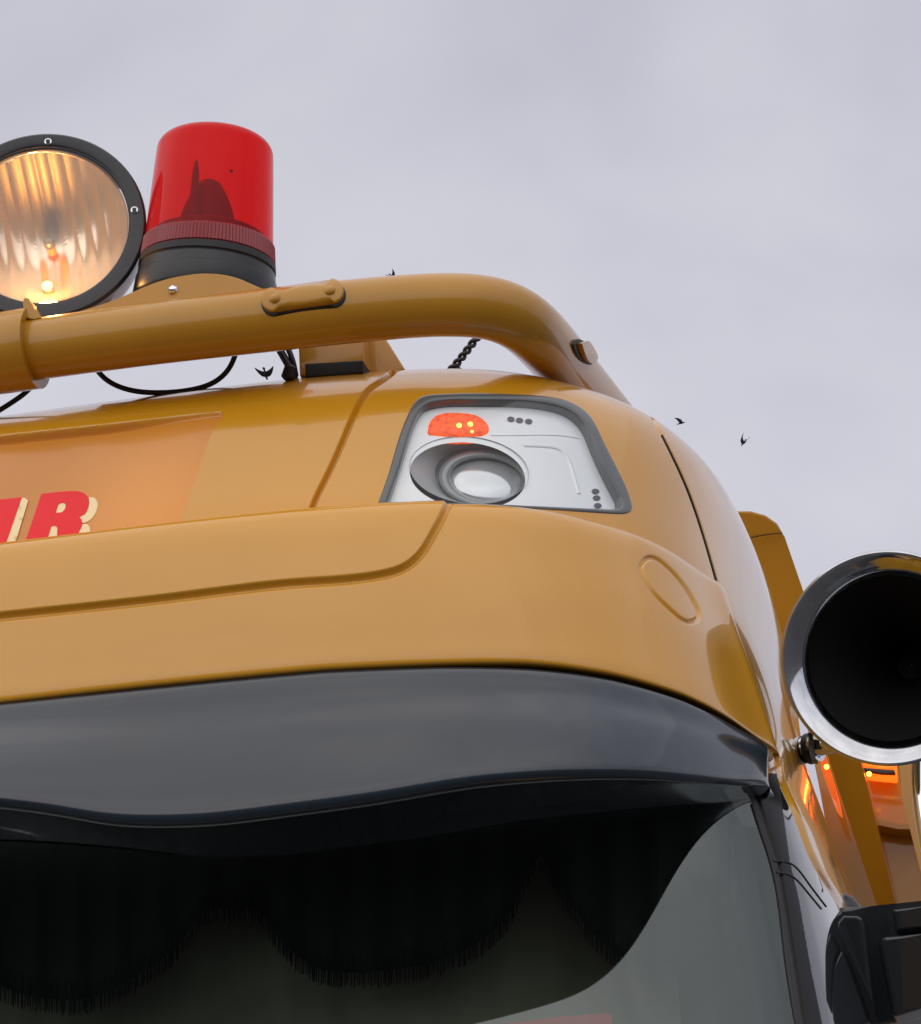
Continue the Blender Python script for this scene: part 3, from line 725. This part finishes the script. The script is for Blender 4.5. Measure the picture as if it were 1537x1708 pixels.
lathe('bolt', at(289, 484, 3.124), -ray(289, 484), [(0, 8*R), (3*R, 8*R), (5.5*R, 5*R), (6.5*R, 1*R)], CHR, brk, seg=6, caps=(True, True))

# ================================================================== SPOTLIGHT
spot = empty('spotlight', truck)
ds = ray(72, 373); f1 = RGT - ds*(RGT@ds); f1 /= np.linalg.norm(f1); f2 = np.cross(f1, ds); f2 = f2 if f2@UPV > 0 else -f2
NS = -cos(radians(27))*ds + sin(radians(27))*(-.28*f1 + .96*f2); NS /= np.linalg.norm(NS)
SC = at(73, 375, 3.15); q = np.linalg.norm(SC-CAM)/FPX
lathe('bezel', SC, NS, [(-22*q, 150*q), (-22*q, 162*q), (-4*q, 167*q), (0, 166*q), (2.5*q, 163*q), (3*q, 146*q), (1*q, 142*q), (-5*q, 140*q), (-14*q, 139*q)], BLKM, spot, seg=96, sharp=30)
lathe('lens_ring', SC, NS, [(-3*q, 141.5*q), (-1*q, 139*q), (-4*q, 136*q), (-8*q, 135*q)], CHR, spot, seg=96)
lathe('housing', SC, NS, [(-20*q, 161*q), (-60*q, 160*q), (-95*q, 150*q), (-130*q, 120*q), (-150*q, 70*q), (-155*q, 2*q)], YEL2, spot, seg=72)
REFL = mat('spot_reflector', (0.82, 0.72, 0.58), 0.24, metal=0.85)
def spot_reflector():
    A = NS; u = f1 - A*(f1@A); u /= np.linalg.norm(u); w = np.cross(A, u); seg = 300; V = []; F = []; n = 40
    for k in range(n+1):
        r = 138*(1-k/n)**0.8 + 1.0; h = -112 + 104*(r/139)**2
        for i in range(seg):
            a = 2*pi*i/seg; x = r*cos(a); y = r*sin(a); xr = x + .12*y
            t = (xr/24.0) % 1.0; fl = 4.0*(t-.5)**2*2.6 + 0.6*math.sin(y/17.0)
            V.append(SC + A*(h+fl*min(1, r/25))*q + q*(x*u+y*w))
    for k in range(n):
        for i in range(seg): F.append((k*seg+i, k*seg+(i+1) % seg, (k+1)*seg+(i+1) % seg, (k+1)*seg+i))
    mesh_obj('reflector', V, F, REFL, spot)
spot_reflector()
w0 = f2 - NS*(f2@NS); w0 /= np.linalg.norm(w0)
BP2 = SC - NS*48*q + (-w0*84 + f1*2)*q
lathe('parking_bulb', BP2, NS, [(-5*q, 2*q), (-2*q, 4*q), (2*q, 4*q), (5*q, 2*q), (6*q, .5*q)], emis('warm_filament', (1.0, 0.36, 0.05), 22.0), spot, seg=16)
pl_ = bpy.data.lights.new('parking_light', 'POINT'); pl_.energy = 0.9; pl_.color = (1.0, 0.42, 0.10); pl_.shadow_soft_size = 0.012
plo = bpy.data.objects.new('parking_light', pl_); col.objects.link(plo); plo.location = Vector(BP2 + NS*16*q); plo.parent = spot
lathe('bulb_socket', BP2 - NS*5*q, NS, [(-20*q, 9*q), (-2*q, 9*q), (0, 6*q), (.5*q, 1*q)], mat('socket_grey', (0.4, 0.36, 0.3), 0.4), spot, seg=20)
lathe('bulb', SC - NS*78*q, NS, [(-25*q, 8*q), (-10*q, 8*q), (6*q, 8*q), (14*q, 4*q), (15*q, .5*q)], emis('bulb_glow', (0.8, 0.30, 0.08), 0.25), spot, seg=20)
lathe('bulb_shield', SC - NS*65*q, NS, [(-12*q, 9*q), (0, 9*q), (4*q, 6*q), (5*q, 1*q)], mat('shield_grey', (0.3, 0.28, 0.25), 0.4, metal=0.7), spot, seg=28)
def spot_lens():
    A = NS; u = f1 - A*(f1@A); u /= np.linalg.norm(u); w = np.cross(A, u); V = [SC + A*(2*q)]; F = []; seg = 64; n = 8
    for k in range(1, n+1):
        r = 137*q*k/n; h = 2*q - 8*q*(k/n)**2
        for i in range(seg): a = 2*pi*i/seg; V.append(SC + A*h + r*(cos(a)*u+sin(a)*w))
    for i in range(seg): F.append((0, 1+i, 1+(i+1) % seg))
    for k in range(n-1):
        for i in range(seg): F.append((1+k*seg+i, 1+(k+1)*seg+i, 1+(k+1)*seg+(i+1) % seg, 1+k*seg+(i+1) % seg))
    mesh_obj('lens', V, F, glassmat('spot_glass', (0.97, 0.96, 0.93), 1.4, 0.03, extra=0.02), spot)
spot_lens()
def on_bezel(u, v): d = ray(u, v); t = ((SC-CAM)@NS)/(d@NS); return CAM + d*t
for (u, v) in ((81, 238), (225, 352)):
    c = on_bezel(u, v)+NS*3*q; lathe('screw', c, NS, [(0, 6*q), (1.5*q, 6*q), (2.2*q, 4*q)], CHR, spot, seg=16, caps=(True, False))
    lathe('screw', c+NS*1.8*q, NS, [(0, 3.6*q), (0.6*q, 3*q)], BLKM, spot, seg=6, caps=(True, True))

# ================================================================== HORN
horn = empty('air_horn', truck)
dh = ray(1482, 1092); h1 = RGT - dh*(RGT@dh); h1 /= np.linalg.norm(h1); h2 = np.cross(h1, dh); h2 = h2 if h2@UPV > 0 else -h2
NH = -dh*cos(radians(12)) + sin(radians(12))*(-.80*h1 + .25*h2); NH /= np.linalg.norm(NH)
HC = at(1481, 1097, 3.85); k_ = np.linalg.norm(HC-CAM)/FPX
HCHR = mat('horn_chrome', (0.50, 0.52, 0.55), 0.07, metal=1.0, noise=(25, 0.12))
lathe('bell', HC, NH, [(a*k_, b*k_) for a, b in [(-330, 26), (-240, 34), (-160, 52), (-100, 80), (-55, 118), (-25, 148), (-8, 167), (0, 175), (4, 177), (6, 176), (7, 173), (5, 168), (1, 160), (-5, 152), (-13, 144), (-24, 136)]], HCHR, horn, seg=120, sharp=80)
lathe('bell_throat', HC, NH, [(a*k_, b*k_) for a, b in [(-23, 136), (-50, 110), (-90, 74), (-150, 42), (-240, 24), (-244, 12), (-245, .2)]], mat('horn_black', (0.004, 0.004, 0.005), 0.6, spec=0.12), horn, seg=72)
ARM = px3([(1298, 1300, 4.02), (1306, 1278, 4.02), (1322, 1258, 4.02), (1345, 1247, 4.01), (1400, 1236, 4.0), (1470, 1220, 4.0)])
tube('horn_arm', ARM, 0.0195, CHR, horn, seg=28)
for (uu, rr) in ((1338, .024), (1352, .027), (1362, .025)):
    vv = 1250-(uu-1345)*0.2; c = at(uu, vv, 4.01); ax = at(uu+10, vv-2, 4.005)-c
    lathe('clamp_ring', c, ax, [(-.004, rr-.006), (-.004, rr), (.004, rr), (.004, rr-.006)], CHR if uu != 1352 else BLKM, horn, seg=24)
prism('clamp_screw', [(1348, 1222), (1356, 1221), (1358, 1262), (1364, 1270), (1354, 1268), (1350, 1258)], 3.96, 3.98, BLKM, horn, 0.001)
tube('horn_stem', px3([(1534, 1215, 4.0), (1532, 1300, 4.0), (1548, 1420, 4.0)]), 0.012, CHR, horn, seg=20)

# ================================================================== DEFLECTOR behind the cab
defl = empty('side_deflector', truck)
FIN = [(1190, 880), (1205, 858), (1225, 851), (1252, 851), (1277, 858), (1297, 872), (1309, 895), (1340, 985), (1433, 1256), (1464, 1380), (1495, 1510), (1530, 1650), (1490, 1650), (1462, 1508), (1420, 1380), (1379, 1255), (1330, 1120), (1240, 960)]
yf = [4.9 + 0.45*max(0, (v-850))/700 for u, v in FIN]
prism('fin', FIN, 5.0, 5.22, YEL2, defl, 0.008, y0s=yf)
tube('fin_seam', [at(u, v, 4.915) for u, v in spl([(1236, 902), (1265, 894), (1305, 889)], step=8)], 0.0018, mat('seam_brown', (0.12, 0.05, 0.008), 0.6), defl, seg=6)
PAN = [(1330, 1130), (1640, 1130), (1640, 1700), (1440, 1700), (1400, 1500), (1370, 1330)]
prism('deflector_panel', PAN, 5.55, 5.65, YEL2, defl, 0.006)
prism('panel_ledge', [(1440, 1352), (1460, 1366), (1500, 1374), (1545, 1376), (1545, 1384), (1500, 1383), (1455, 1376), (1436, 1362)], 5.47, 5.55, YEL2, defl, 0.003)
POST = [(1488, 1210), (1640, 1210), (1660, 1400), (1700, 1600), (1580, 1600), (1536, 1455), (1505, 1330)]
prism('post', POST, 5.2, 5.3, YEL2, defl, 0.006)
ml = empty('marker_lamp', truck)
prism('lamp_body', [(1435, 1240), (1490, 1240), (1492, 1284), (1470, 1281), (1441, 1279)], 5.42, 5.55, emis('amber_marker', (1.0, 0.14, 0.01), 1.6), ml, 0.006)
prism('lamp_bar', [(1440, 1280), (1492, 1284), (1494, 1290), (1470, 1289), (1442, 1285)], 5.40, 5.42, BLKM, ml, 0.002)
for (u, v) in ((1463, 1266), (1474, 1268), (1483, 1266), (1450, 1291), (1379, 1279)):  # last dot is no LED: the lamp's reflection, made as a glowing spot
    lathe('marker_led_and_glint', at(u, v, 5.38 if u > 1400 else 5.3), -ray(u, v), [(0, .006), (.002, .005), (.004, .003), (.005, .001)], LED, ml, seg=12, caps=(False, True))
prism('amber_lit_sliver', [(1364, 1240), (1374, 1250), (1392, 1310), (1398, 1340), (1388, 1330), (1370, 1280)], 5.35, 5.5, emis('amber_sliver_glow', (1.0, 0.16, 0.02), 0.6), ml, 0.004)  # no lamp part: glowing strip standing in for amber light on the panel

# ================================================================== MIRROR (black, lower right)
mir = empty('wing_mirror', truck)
def tilted(name, px, y, th, bev, k=0.00055):
    return prism(name, px, y, y+th, BLKG, mir, bev, y0s=[y+(v-1500)*k for u, v in px])
tilted('mirror_housing', [(1360, 1600), (1360, 1560), (1376, 1525), (1400, 1511), (1455, 1511), (1600, 1496), (1760, 1480), (1760, 1640), (1540, 1690), (1492, 1706), (1415, 1716), (1398, 1716)], 3.74, 0.28, 0.012)
tilted('mirror_block', [(1382, 1532), (1396, 1525), (1434, 1526), (1443, 1538), (1460, 1686), (1450, 1694), (1414, 1702)], 3.69, 0.09, 0.009)
tilted('mirror_block', [(1464, 1570), (1474, 1561), (1560, 1555), (1740, 1545), (1740, 1640), (1540, 1680), (1489, 1697)], 3.69, 0.09, 0.009)
tilted('mirror_block', [(1488, 1516), (1560, 1509), (1740, 1492), (1740, 1532), (1560, 1543), (1494, 1554)], 3.705, 0.08, 0.006)
tilted('mirror_fin', [(1354, 1590), (1355, 1556), (1366, 1543), (1376, 1562), (1382, 1620), (1404, 1720), (1384, 1720)], 3.80, 0.22, 0.008)
lathe('mirror_mount', at(1400, 1512, 3.85), [0.05, -.25, 1], [(-.06, .040), (-.02, .039), (.0, .034), (.014, .024), (.021, .010), (.022, .001)], BLKM, mir, seg=40)

# ================================================================== cab interior shell
INT = mat('interior_trim', (0.03, 0.028, 0.026), 0.8)
def box(name, x0, x1, y0, y1, z0, z1, m, par, bev=0.01):
    bm = bmesh.new(); bmesh.ops.create_cube(bm, size=1)
    for v in bm.verts: v.co = Vector((x0+(x1-x0)*(v.co.x+.5), y0+(y1-y0)*(v.co.y+.5), z0+(z1-z0)*(v.co.z+.5)))
    if bev: bmesh.ops.bevel(bm, geom=bm.edges[:], offset=bev, segments=2, affect='EDGES')
    return bm_obj(name, bm, m, par, True, 35)
box('rear_wall', -2.78, -.36, 5.0, 5.06, 1.9, 3.80, INT, truck)
box('cab_floor', -2.75, -.38, 3.25, 5.0, 1.86, 1.9, INT, truck)
box('headliner', -2.65, -.62, 3.62, 5.0, 3.30, 3.34, INT, truck)

# ================================================================== sign lettering
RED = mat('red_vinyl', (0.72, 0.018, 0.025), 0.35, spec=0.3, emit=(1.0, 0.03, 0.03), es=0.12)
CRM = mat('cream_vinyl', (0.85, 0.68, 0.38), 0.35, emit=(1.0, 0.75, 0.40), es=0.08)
sc = 3.074
def cp(L): return [(x/sc, 640+y/sc) for x, y in L]
let = empty('sign_lettering', truck)
Rout = path(cp([(120, 803), (205, 550)]), cp([(205, 550), (345, 536), (400, 538), (436, 556), (447, 590), (442, 625), (427, 650), (398, 667)]), cp([(398, 667), (412, 685), (410, 715), (396, 745), (391, 773)]), cp([(391, 773), (285, 784)]), cp([(285, 784), (286, 725), (278, 714), (254, 717)]), cp([(254, 717), (230, 797)]), cp([(230, 797), (120, 803)]), step=2.5)
Rhole = path(cp([(277, 646), (291, 602)]), cp([(291, 602), (312, 594), (327, 600), (326, 625), (312, 642), (295, 646)]), cp([(295, 646), (277, 646)]), step=2)
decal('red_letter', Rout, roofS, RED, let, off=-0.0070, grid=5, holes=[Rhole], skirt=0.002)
for L in ([(448, 566), (470, 566), (487, 580), (493, 605), (486, 635), (468, 668), (440, 690), (412, 696), (396, 668), (425, 650), (442, 625), (449, 590)],
          [(412, 706), (438, 704), (450, 718), (453, 735), (445, 766), (396, 772), (396, 745), (410, 720)],
          [(277, 645), (291, 602), (318, 592), (329, 605), (324, 632), (310, 645)], [(230, 790), (254, 715), (285, 712), (286, 726), (272, 786)]):
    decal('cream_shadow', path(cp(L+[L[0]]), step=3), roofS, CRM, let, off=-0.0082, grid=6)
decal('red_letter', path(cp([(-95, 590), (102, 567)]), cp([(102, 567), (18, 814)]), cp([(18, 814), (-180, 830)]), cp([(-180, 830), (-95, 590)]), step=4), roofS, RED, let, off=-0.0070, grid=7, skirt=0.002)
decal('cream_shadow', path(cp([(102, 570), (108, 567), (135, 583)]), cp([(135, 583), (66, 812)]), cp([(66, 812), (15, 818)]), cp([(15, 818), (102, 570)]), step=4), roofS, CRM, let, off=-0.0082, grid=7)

# ================================================================== curtains behind the windscreen
CUR = mat('dark_green_cloth', (0.24, 0.24, 0.20), 0.95, noise=(4, 0.25))
FRG = mat('black_fringe', (0.010, 0.011, 0.013), 0.9)
val = empty('curtain'); tag(val, 'black scalloped curtain with long fringe hanging behind the windscreen', 'curtain')
SCA = [(-420, 1560), (-360, 1480), (-330, 1560), (-250, 1640), (-120, 1600), (-60, 1610), (0, 1668), (60, 1688), (130, 1693), (200, 1670), (255, 1636), (300, 1600), (325, 1562), (345, 1543), (385, 1541), (425, 1543), (455, 1575), (490, 1615), (530, 1640), (600, 1648), (700, 1636), (760, 1618), (810, 1590), (850, 1550), (880, 1485), (900, 1455), (925, 1490), (950, 1530), (985, 1578), (1040, 1622), (1090, 1640), (1160, 1600), (1230, 1540)]
SQ = spl(SCA, step=4); su = SQ[:, 0]; o_ = np.argsort(su); su = su[o_]; sv = SQ[o_, 1]
def fringe():
    V = []; F = []; V2 = []; F2 = []; cols_ = []
    for u in np.arange(-400, 1225, 5.0):
        h = roofS.hit(u, 1420)
        if h is None: continue
        d0 = 0.10; vb = float(np.interp(u, su, sv)) - 26
        col_ = [hp(u, v, depth=d0 + 0.012*sin(u*0.09)) for v in np.linspace(1290, vb, 6)]; cols_.append(col_)
    for i, c_ in enumerate(cols_):
        V += c_
        if i:
            for k in range(5): a = (i-1)*6+k; F.append((a, a+6, a+7, a+1))
    mesh_obj('valance', V, F, FRG, val)
    for u in np.arange(-400, 1222, 2.6):
        u += random.uniform(-.8, .8); vb = float(np.interp(u, su, sv)); v0 = vb-random.uniform(30, 60); v1 = vb+random.uniform(-7, 3)
        if roofS.hit(u, v1) is None: continue
        w = random.uniform(1.2, 2.2); k = len(V2); dd = 0.095+random.uniform(-.004, .004)+0.012*sin(u*0.09); du = random.uniform(-1.5, 1.5)
        a, b = hp(u-w, v0, depth=dd), hp(u+w, v0, depth=dd); c_, d_ = hp(u+w*.4+du, v1, depth=dd), hp(u-w*.4+du, v1, depth=dd)
        m1 = hp(u, v0, depth=dd-.003); m2 = hp(u+du, v1, depth=dd-.003)
        V2 += [a, m1, b, c_, m2, d_]; F2 += [(k, k+1, k+4, k+5), (k+1, k+2, k+3, k+4)]
    tag(mesh_obj('fringe', V2, F2, FRG, val), kind='stuff')
fringe()
bc = empty('rear_curtain'); tag(bc, 'dark green cloth curtain hanging inside the cab behind the black fringe', 'curtain')
def rear_curtain():
    V = []; F = []; X = np.arange(-2.6, -.46, .012); Z = np.linspace(2.0, 3.28, 14)
    for x in X:
        for z in Z: V.append((x, 3.46 + 0.5*max(0, x+.9)**2 + 0.004*sin(x*38)+0.003*sin(x*91+z*2), z))
    n = len(Z)
    for i in range(len(X)-1):
        for k in range(n-1): a = i*n+k; F.append((a, a+n, a+n+1, a+1))
    mesh_obj('curtain_cloth', V, F, CUR, bc)
rear_curtain()
rp = empty('name_board'); tag(rp, 'small red board standing low behind the windscreen glass', 'board')
REDB = mat('red_board', (0.55, 0.02, 0.03), 0.5)
h0 = roofS.hit(930, 1700); yb = h0[0][1]+0.07
prism('board', [(846, 1706), (930, 1696), (1014, 1689), (1020, 1694), (1026, 1760), (850, 1760)], yb, yb+0.01, REDB, rp, 0.001)

# ================================================================== cables and aerial on the roof
CAB = mat('black_cable', (0.012, 0.010, 0.012), 0.5)
cb = empty('lamp_wiring', truck)
tube('cable', px3([(150, 600, 3.2), (175, 631, 3.2), (215, 650, 3.2), (265, 655, 3.21), (320, 650, 3.22), (360, 636, 3.23), (384, 612, 3.23), (395, 585, 3.22)]), 0.0042, CAB, cb, seg=12)
tube('cable', px3([(-60, 720, 3.2), (-10, 690, 3.2), (25, 668, 3.2), (50, 648, 3.2), (70, 620, 3.2)]), 0.0042, CAB, cb, seg=12)
tube('cable', px3([(462, 575, 3.22), (474, 596, 3.22), (484, 614, 3.22), (492, 632, 3.23)]), 0.006, CAB, cb, seg=12)
tube('cable', px3([(478, 575, 3.22), (488, 600, 3.22), (494, 628, 3.23)]), 0.0045, CAB, cb, seg=12)
lathe('cable_connector', at(483, 622, 3.2), [-.3, 0, -1], [(-.012, .006), (-.008, .010), (.008, .011), (.012, .006)], CAB, cb, seg=16, caps=(True, True))
ae = empty('roof_aerial', truck)
AP = px3([(748, 622, 3.9), (760, 609, 3.9), (780, 584, 3.9), (806, 550, 3.9), (860, 480, 3.9)])
lathe('aerial_foot', AP[0]-np.array([0, 0, .02]), AP[3]-AP[0], [(0, .018), (.02, .014), (.035, .006)], CAB, ae, seg=16)
T_, U_, W_ = frames(AP); t_ = np.linspace(0, 1, 260); L_ = (len(AP)-1)*t_
for ph in (0, pi):
    Q = []
    for l in L_:
        i = min(len(AP)-2, int(l)); f = l-i; p = AP[i]*(1-f)+AP[i+1]*f; a = l*1.9+ph; Q.append(p + .0045*(cos(a)*U_[i]+sin(a)*W_[i]))
    tube('aerial_strand', Q, 0.0038, CAB, ae, seg=8)

# ================================================================== birds
BRD = mat('bird_plumage', (0.015, 0.016, 0.022), 0.8)
def bird(u, v, y, span, rot, dihed, sweep, label):
    """crow-like bird in flight: continuous body with head and tail, two bent wings"""
    bm = bmesh.new(); prof = [(-.5, .0, .012), (-.42, 0, .05), (-.25, 0, .035), (-.1, 0, .06), (.1, 0, .075), (.25, 0, .06), (.33, 0, .045), (.4, 0, .05), (.46, 0, .035), (.52, 0, .004)]
    rows = []
    for i, (x, z, r) in enumerate(prof):
        fl = 0.3 if i < 2 else 1.0
        rows.append([bm.verts.new((x*.7, r*cos(a)*(1.0 if i > 1 else 1.6), z+r*sin(a)*fl)) for a in np.linspace(0, 2*pi, 10, endpoint=False)])
    for a, b in zip(rows[:-1], rows[1:]):
        for i in range(10): bm.faces.new((a[i], a[(i+1) % 10], b[(i+1) % 10], b[i]))
    bm.faces.new(rows[0]); bm.faces.new(rows[-1][::-1])
    o = bm_obj('body', bm, BRD, None)
    root = empty('bird'); o.parent = root
    for s in (1, -1):
        V = []; sp = [(0, .17, -.10), (.2, .20, -.12), (.45, .17, -.14), (.7, .07, -.17), (.9, -.06, -.20), (1.0, -.16, -.19)]
        for f, le, te in sp:
            for x in (le, (le+te)/2, te): V.append((x-sweep*f*f*.4, s*(.05+f*.95*cos(dihed*f)*1.0)*.5*1.0, f*sin(dihed)*.5 + (.015 if x == (le+te)/2 else 0)))
        F = [(i*3+k, i*3+k+1, i*3+k+4, i*3+k+3) for i in range(5) for k in range(2)]
        w = mesh_obj('wing', V, F, BRD, root); m = w.modifiers.new('s', 'SOLIDIFY'); m.thickness = .012
    p = at(u, v, y); root.location = Vector(p); root.scale = (span,)*3; root.rotation_euler = rot
    tag(root, label, 'bird', 'dark birds flying across the sky')
bird(443, 623, 30, .30, (radians(8), radians(38), radians(88)), .12, .35, 'dark bird with spread wings seen under the roof bar')
bird(1136, 706, 42, .26, (radians(55), radians(-20), radians(30)), 1.0, .6, 'small dark bird just right of the cab corner, nearer the roof')
bird(1241, 738, 48, .27, (radians(20), radians(35), radians(150)), .9, 1.0, 'small dark bird with folded wings, rightmost in the sky')
bird(654, 461, 36, .22, (radians(-20), radians(20), radians(60)), .7, .5, 'tiny dark bird half hidden behind the top of the roof bar')
